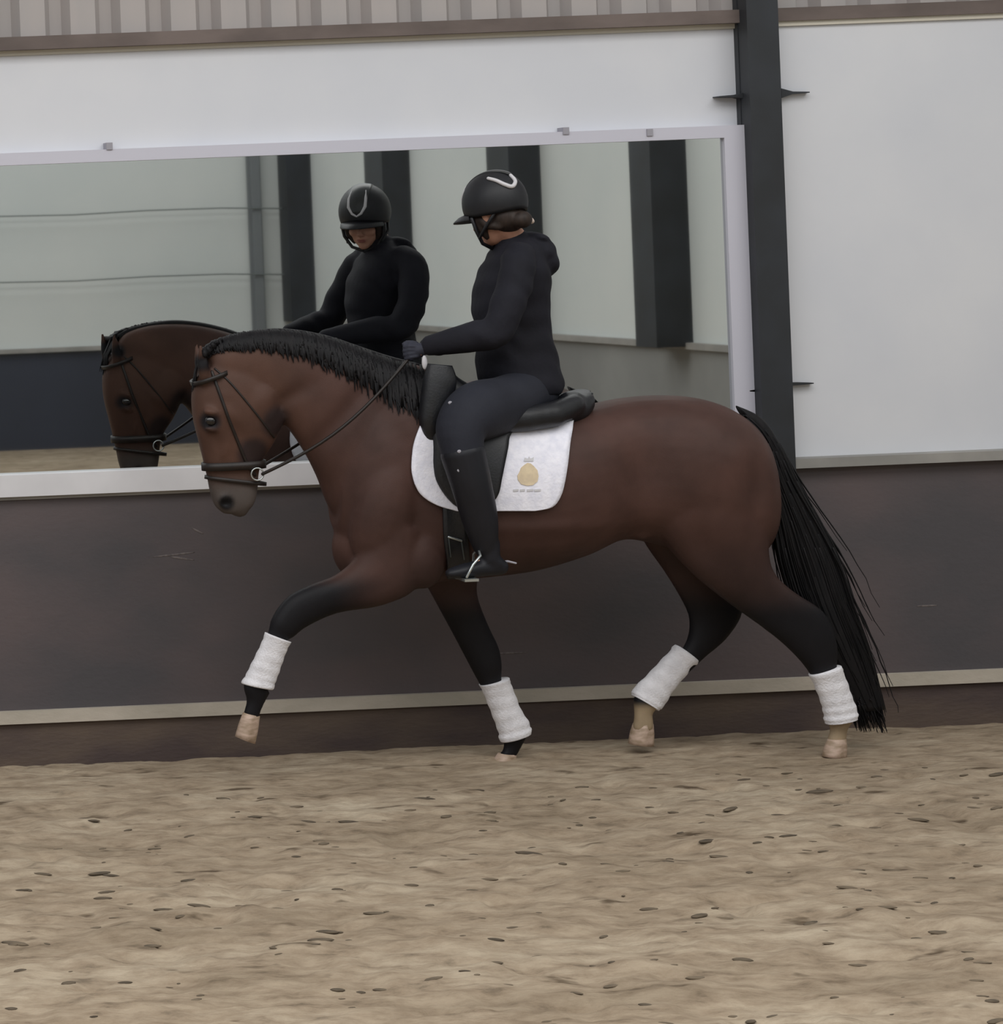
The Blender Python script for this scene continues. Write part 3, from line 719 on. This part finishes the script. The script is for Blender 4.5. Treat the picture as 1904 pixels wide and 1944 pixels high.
# hair under the helmet and a low bun
mb = MB(); mb.ellip(hp(-.045, 0, -.03), (.060, .076, .066), HM)
mb.ellip(hp(-.105, .0, -.062), (.036, .040, .034), HM)
for s in (-1, 1): mb.tube([hp(.056, s*.060, .02), hp(.044, s*.068, -.02), hp(.034, s*.062, -.06), hp(.034, s*.048, -.092)], [.016, .022, .022, .012], 8); mb.tube([hp(.02, s*.072, -.02), hp(.0, s*.070, -.05), hp(-.04, s*.058, -.07)], [.02, .022, .016], 8)
hair = fuse(mb, 'hair', HAIRM, rider, voxel=.008, smooth=2)
mb = MB(); mb.ellip(P(1001, 416, YH-.095), (.032, .022, .016), Matrix.Rotation(math.radians(28), 3, 'Y')); mb.build('hair_tie', SCRUN, hair)
# helmet
hel = MB(); rs = []
def hs(a, b_, e=0):
    # shell of the helmet: a = polar from crown, b = azimuth from the front
    rx = .128+.004*math.cos(b_); return hp(-.008+(rx+e)*math.sin(a)*math.cos(b_), (.113+e)*math.sin(a)*math.sin(b_), .038+(.123+e)*math.cos(a))
def rim(b_):   # lower at the back and sides
    return math.pi*(.54+.12*(1-math.cos(b_))/2+.045*math.sin(b_)**2)
NB = 48
for i in range(1, 17):
    rs.append([hs(rim(2*math.pi*j/NB)*i/16, 2*math.pi*j/NB) for j in range(NB)])
for i in range(16, 0, -1):
    rs.append([hs(rim(2*math.pi*j/NB)*i/16, 2*math.pi*j/NB, -.016) for j in range(NB)])
hel.rings(rs); hel = hel.build('helmet', HELM, rider); hel['label'] = 'black riding helmet with silver trim'
# centre panel
mb = MB(); v = []; f = []; na = 30; nb = 8
for i in range(na+1):
    t = i/na; ang = -math.radians(78)+t*math.radians(128)   # from the front over the crown to the back
    for j in range(nb+1):
        w = (.030+.018*math.sin(math.pi*min(1, t*1.1)))*(1 if t < .8 else 1-(t-.8)*3.5)
        yv = (j/nb*2-1)*w
        kk = math.sqrt(max(0, 1-(yv/.115)**2))
        v.append(hp(-.008-(.1335)*math.sin(ang)*kk, yv, .038+.1255*math.cos(ang)*kk))
for i in range(na):
    for j in range(nb):
        a = i*(nb+1)+j; f.append((a, a+1, a+nb+2, a+nb+1))
L0 = len(v); v += [HC+(p-HC)*.97 for p in v]
f += [(L0+a, L0+d_, L0+c_, L0+b_) for a, b_, c_, d_ in f]
edge = [i*(nb+1) for i in range(na+1)]+[na*(nb+1)+j for j in range(1, nb+1)]+[i*(nb+1)+nb for i in range(na-1, -1, -1)]+[j for j in range(nb-1, 0, -1)]
f += [(edge[k], edge[(k+1) % len(edge)], L0+edge[(k+1) % len(edge)], L0+edge[k]) for k in range(len(edge))]
mb.add(v, f); mb.build('centre_panel', HELMG, hel)
# silver V on the back of the crown, laid where the line of sight meets the shell
hT = BVHTree.FromPolygons([v_.co for v_ in hel.data.vertices], [p_.vertices[:] for p_ in hel.data.polygons])
mb = MB(); v_pts = [hit(hT, x, y, .0045, YH) for x, y in crom([[927,340],[942,344],[957,351],[970,355],[976,350],[976,343],[968,334]], 4)]
v_pts = [p for p in v_pts if p]; mb.tube(v_pts, [.007+.002*math.sin(math.pi*k/len(v_pts)) for k in range(len(v_pts))], 8); mb.build('silver_trim', SILVER, hel)
mb = MB()
for s in (-1, 1):
    mb.tube([hs(1.48, .0, .001), hs(1.38, s*.18, .001), hs(1.15, s*.36, .001), hs(.85, s*.45, .001), hs(.5, s*.6, .001)], [.004, .006, .008, .007, .003], 8)
mb.build('front_trim', SILVER, hel)
mb = MB(); v = []; f = []; n_ = 16      # peak
for k in range(n_+1):
    b_ = (k/n_*2-1)*1.05; rr = rim(b_)
    p = hs(rr*.97, b_, -.004); q = hs(rr*.97, b_, .002); ext = .066*math.cos(b_*1.45)
    o_ = q + HM @ Vector((math.cos(b_)*ext, math.sin(b_)*ext*.3, -.016))
    v += [p, q.lerp(o_, .5)+HM @ Vector((0, 0, .004)), o_, o_+HM @ Vector((0, 0, -.005)), p+HM @ Vector((0, 0, -.006))]
for k in range(n_):
    for j in range(5):
        a = k*5+j; b2 = k*5+(j+1) % 5; f.append((a, b2, b2+5, a+5))
mb.add(v, f); mb.build('peak', BLACKL, hel)
mb = MB()      # chin harness
for s in (-1, 1):
    mb.tube([hp(.045, s*.094, -.01), hp(.045, s*.088, -.06), hp(.055, s*.056, -.108), hp(.06, 0, -.128)], .008, 8)
    mb.tube([hp(-.05, s*.084, -.02), hp(-.01, s*.094, -.055), hp(.048, s*.076, -.088)], .007, 8)
mb.build('chin_strap', BLACKL, hel)
# jacket
jb = MB(); loft(jb, TO[:-1]+[(926,752,1056,748,.18)], YH, e=.0, n=30)
for s in (-1, 1): chain(jb, arm_pts(s), .006)
jb.tube([P(976, 474, YH), P(972, 458, YH)], [.085, .072], 20)
jb.ellip(P(1020, 480, YH), (.075, .11, .07)); jb.ellip(P(1030, 498, YH), (.062, .10, .072))
jb.ellip(P(1018, 452, YH), (.05, .10, .022), Matrix.Rotation(math.radians(18), 3, 'Y'))
jb.ellip(P(1000, 712, YH), (.135, .175, .05))
jk = fuse(jb, 'jacket', JACKET, rider, voxel=.009, smooth=3)
me = jk.data; co = np.empty(len(me.vertices)*3, np.float32); me.vertices.foreach_get('co', co); co = co.reshape(-1, 3)
nr = np.empty(len(me.vertices)*3, np.float32); me.vertices.foreach_get('normal', nr); nr = nr.reshape(-1, 3)
fold = .0035*np.sin(co[:, 2]*55+co[:, 0]*22+np.sin(co[:, 0]*31)*1.4)*np.sin(co[:, 1]*14+co[:, 2]*9)
co += nr*fold[:, None]; me.vertices.foreach_set('co', co.ravel()); me.update()
mb = MB(); mb.tube([P(1036, 566, YH-.10), P(1037, 590, YH-.10)], .0035, 6); mb.build('zip_pull', CLIP, jk)
# breeches and boots
bb = MB()
for s in (-1, 1): chain(bb, leg_pts(s)[:6], .002, 22)
loft(bb, [(925,725,1060,720,.175),(935,760,1052,755,.17),(955,785,1035,780,.14)], YH, n=24)
brc = fuse(bb, 'breeches', BREECH, rider, voxel=.009, smooth=4)
for s in (-1, 1):
    mb = MB(); chain(mb, leg_pts(s)[4:], .007, 20)
    an = P(922, 1040, YH+s*.35)
    mb.tube([an+Vector((.01, 0, .02)), P(930, 1062, YH+s*.35), P(944, 1074, YH+s*.35)], [.048, .044, .036], 16)
    mb.tube([P(952, 1076, YH+s*.345), P(915, 1078, YH+s*.352), P(880, 1084, YH+s*.365), P(858, 1088, YH+s*.372)], [(.034, .034), (.038, .036), (.042, .030), (.034, .022)], 16)
    bt = fuse(mb, 'boot', BOOT, rider, voxel=.008, smooth=3)
    mb = MB(); mb.box((-.055, -.036, 0), (.09, .036, .012)); mb = MB()
    hpnt = P(968, 1068, YH+s*.35); mb.tube([hpnt+Vector((-.04, -.03*s, .0)), hpnt+Vector((-.005, -.01*s, .004)), hpnt+Vector((.025, 0, -.004))], [.004, .005, .004], 8); mb.build('spur', CLIP, bt)
for (px_, py_) in ((855, 765), (872, 857), (872, 893)):
    ta = BVHTree.FromPolygons([v_.co for v_ in brc.data.vertices], [p_.vertices[:] for p_ in brc.data.polygons])
    h = hit(ta, px_, py_, .001, YH-.35)
    if h: mb = MB(); mb.ellip(h, (.009, .003, .007)); mb.build('breeches_stud', CLIP, brc)
# gloves: palm, four fingers round the rein and a thumb on top
for s in (-1, 1):
    c = P(790, 666, YH+s*.135); g = MB()
    g.ellip(c, (.042, .020, .034)); g.tube([P(815, 659, YH+s*.15), c], [.030, .026], 12)
    for k in range(4):
        b0 = c+Vector((-.022, s*.012, .022-.016*k)); L = (1, 1.08, 1.0, .82)[k]
        g.tube([c+Vector((.0, s*.012, .018-.013*k)), b0+Vector((-.012*L, 0, 0)), b0+Vector((-.026*L, -s*.012, -.004)), b0+Vector((-.022*L, -s*.030, -.008)), b0+Vector((-.004, -s*.034, -.008))],
               [.010, .0095, .009, .0085, .007], 8)
    g.tube([c+Vector((.012, -s*.012, .018)), c+Vector((-.008, -s*.020, .034)), c+Vector((-.032, -s*.016, .036)), c+Vector((-.05, -s*.008, .030))], [.012, .011, .0095, .008], 8)
    fuse(g, 'glove', GLOVE, rider, voxel=.0045, smooth=1)
# stirrups hang from the saddle
for s in (-1, 1):
    root = saddle; Ys = YH+s*.365
    top = P(908, 1044, Ys); a = top+Vector((0, 0, 0)); hN = P(872, 1096, Ys)
    mb = MB()
    for q in (-1, 1):
        t1 = P(886, 1096, Ys+q*.055)
        mb.tube([a+Vector((0, q*.006, 0)), a+Vector((-.006, q*.04, -.02)), P(898, 1072, Ys+q*.056), t1], .0055, 8)
    st = mb.build('stirrup', CHROME, saddle)
    mb = MB(); t0 = P(886, 1098, Ys); mb.box((t0.x-.028, Ys-.058, t0.z-.007), (t0.x+.03, Ys+.058, t0.z+.004)); mb.build('tread', CHROME, st, False)
    mb = MB(); mb.tube([P(908, 1044, Ys-.0*s), P(905, 985, Ys+s*.0-.0), P(900, 930, YH+s*.30)], [(.012, .003)]*3, 8); mb.build('stirrup_leather', BLACKL, saddle)

# ------------------------------------------------------------------ clods of darker sand
mb = MB(); rr = random.Random(11)
for k in range(520):
    x = rr.uniform(1.0, 7.2); y = -rr.uniform(1.3, 5.2); sz = rr.choice((.006, .008, .011, .011, .017))*rr.uniform(.7, 1.2)
    i = int(round((x-.6)/(7.6)*(int(7.6/.022)))); j = int(round((y+6.2)/6.25*(int(6.25/.022))))
    nyy = int(6.25/.022)+1; z = v1[i*nyy+j][2]
    mb.ellip((x, y, z+sz*.02), (sz*rr.uniform(1.2, 3.2), sz*.9, sz*.34), Matrix.Rotation(rr.uniform(-.7, .7), 3, 'Z'), 8, 6)
tag(mb.build('sand_clods', CLOD), 'dark clods scattered over the sand in the foreground', 'sand clods', kind='stuff')
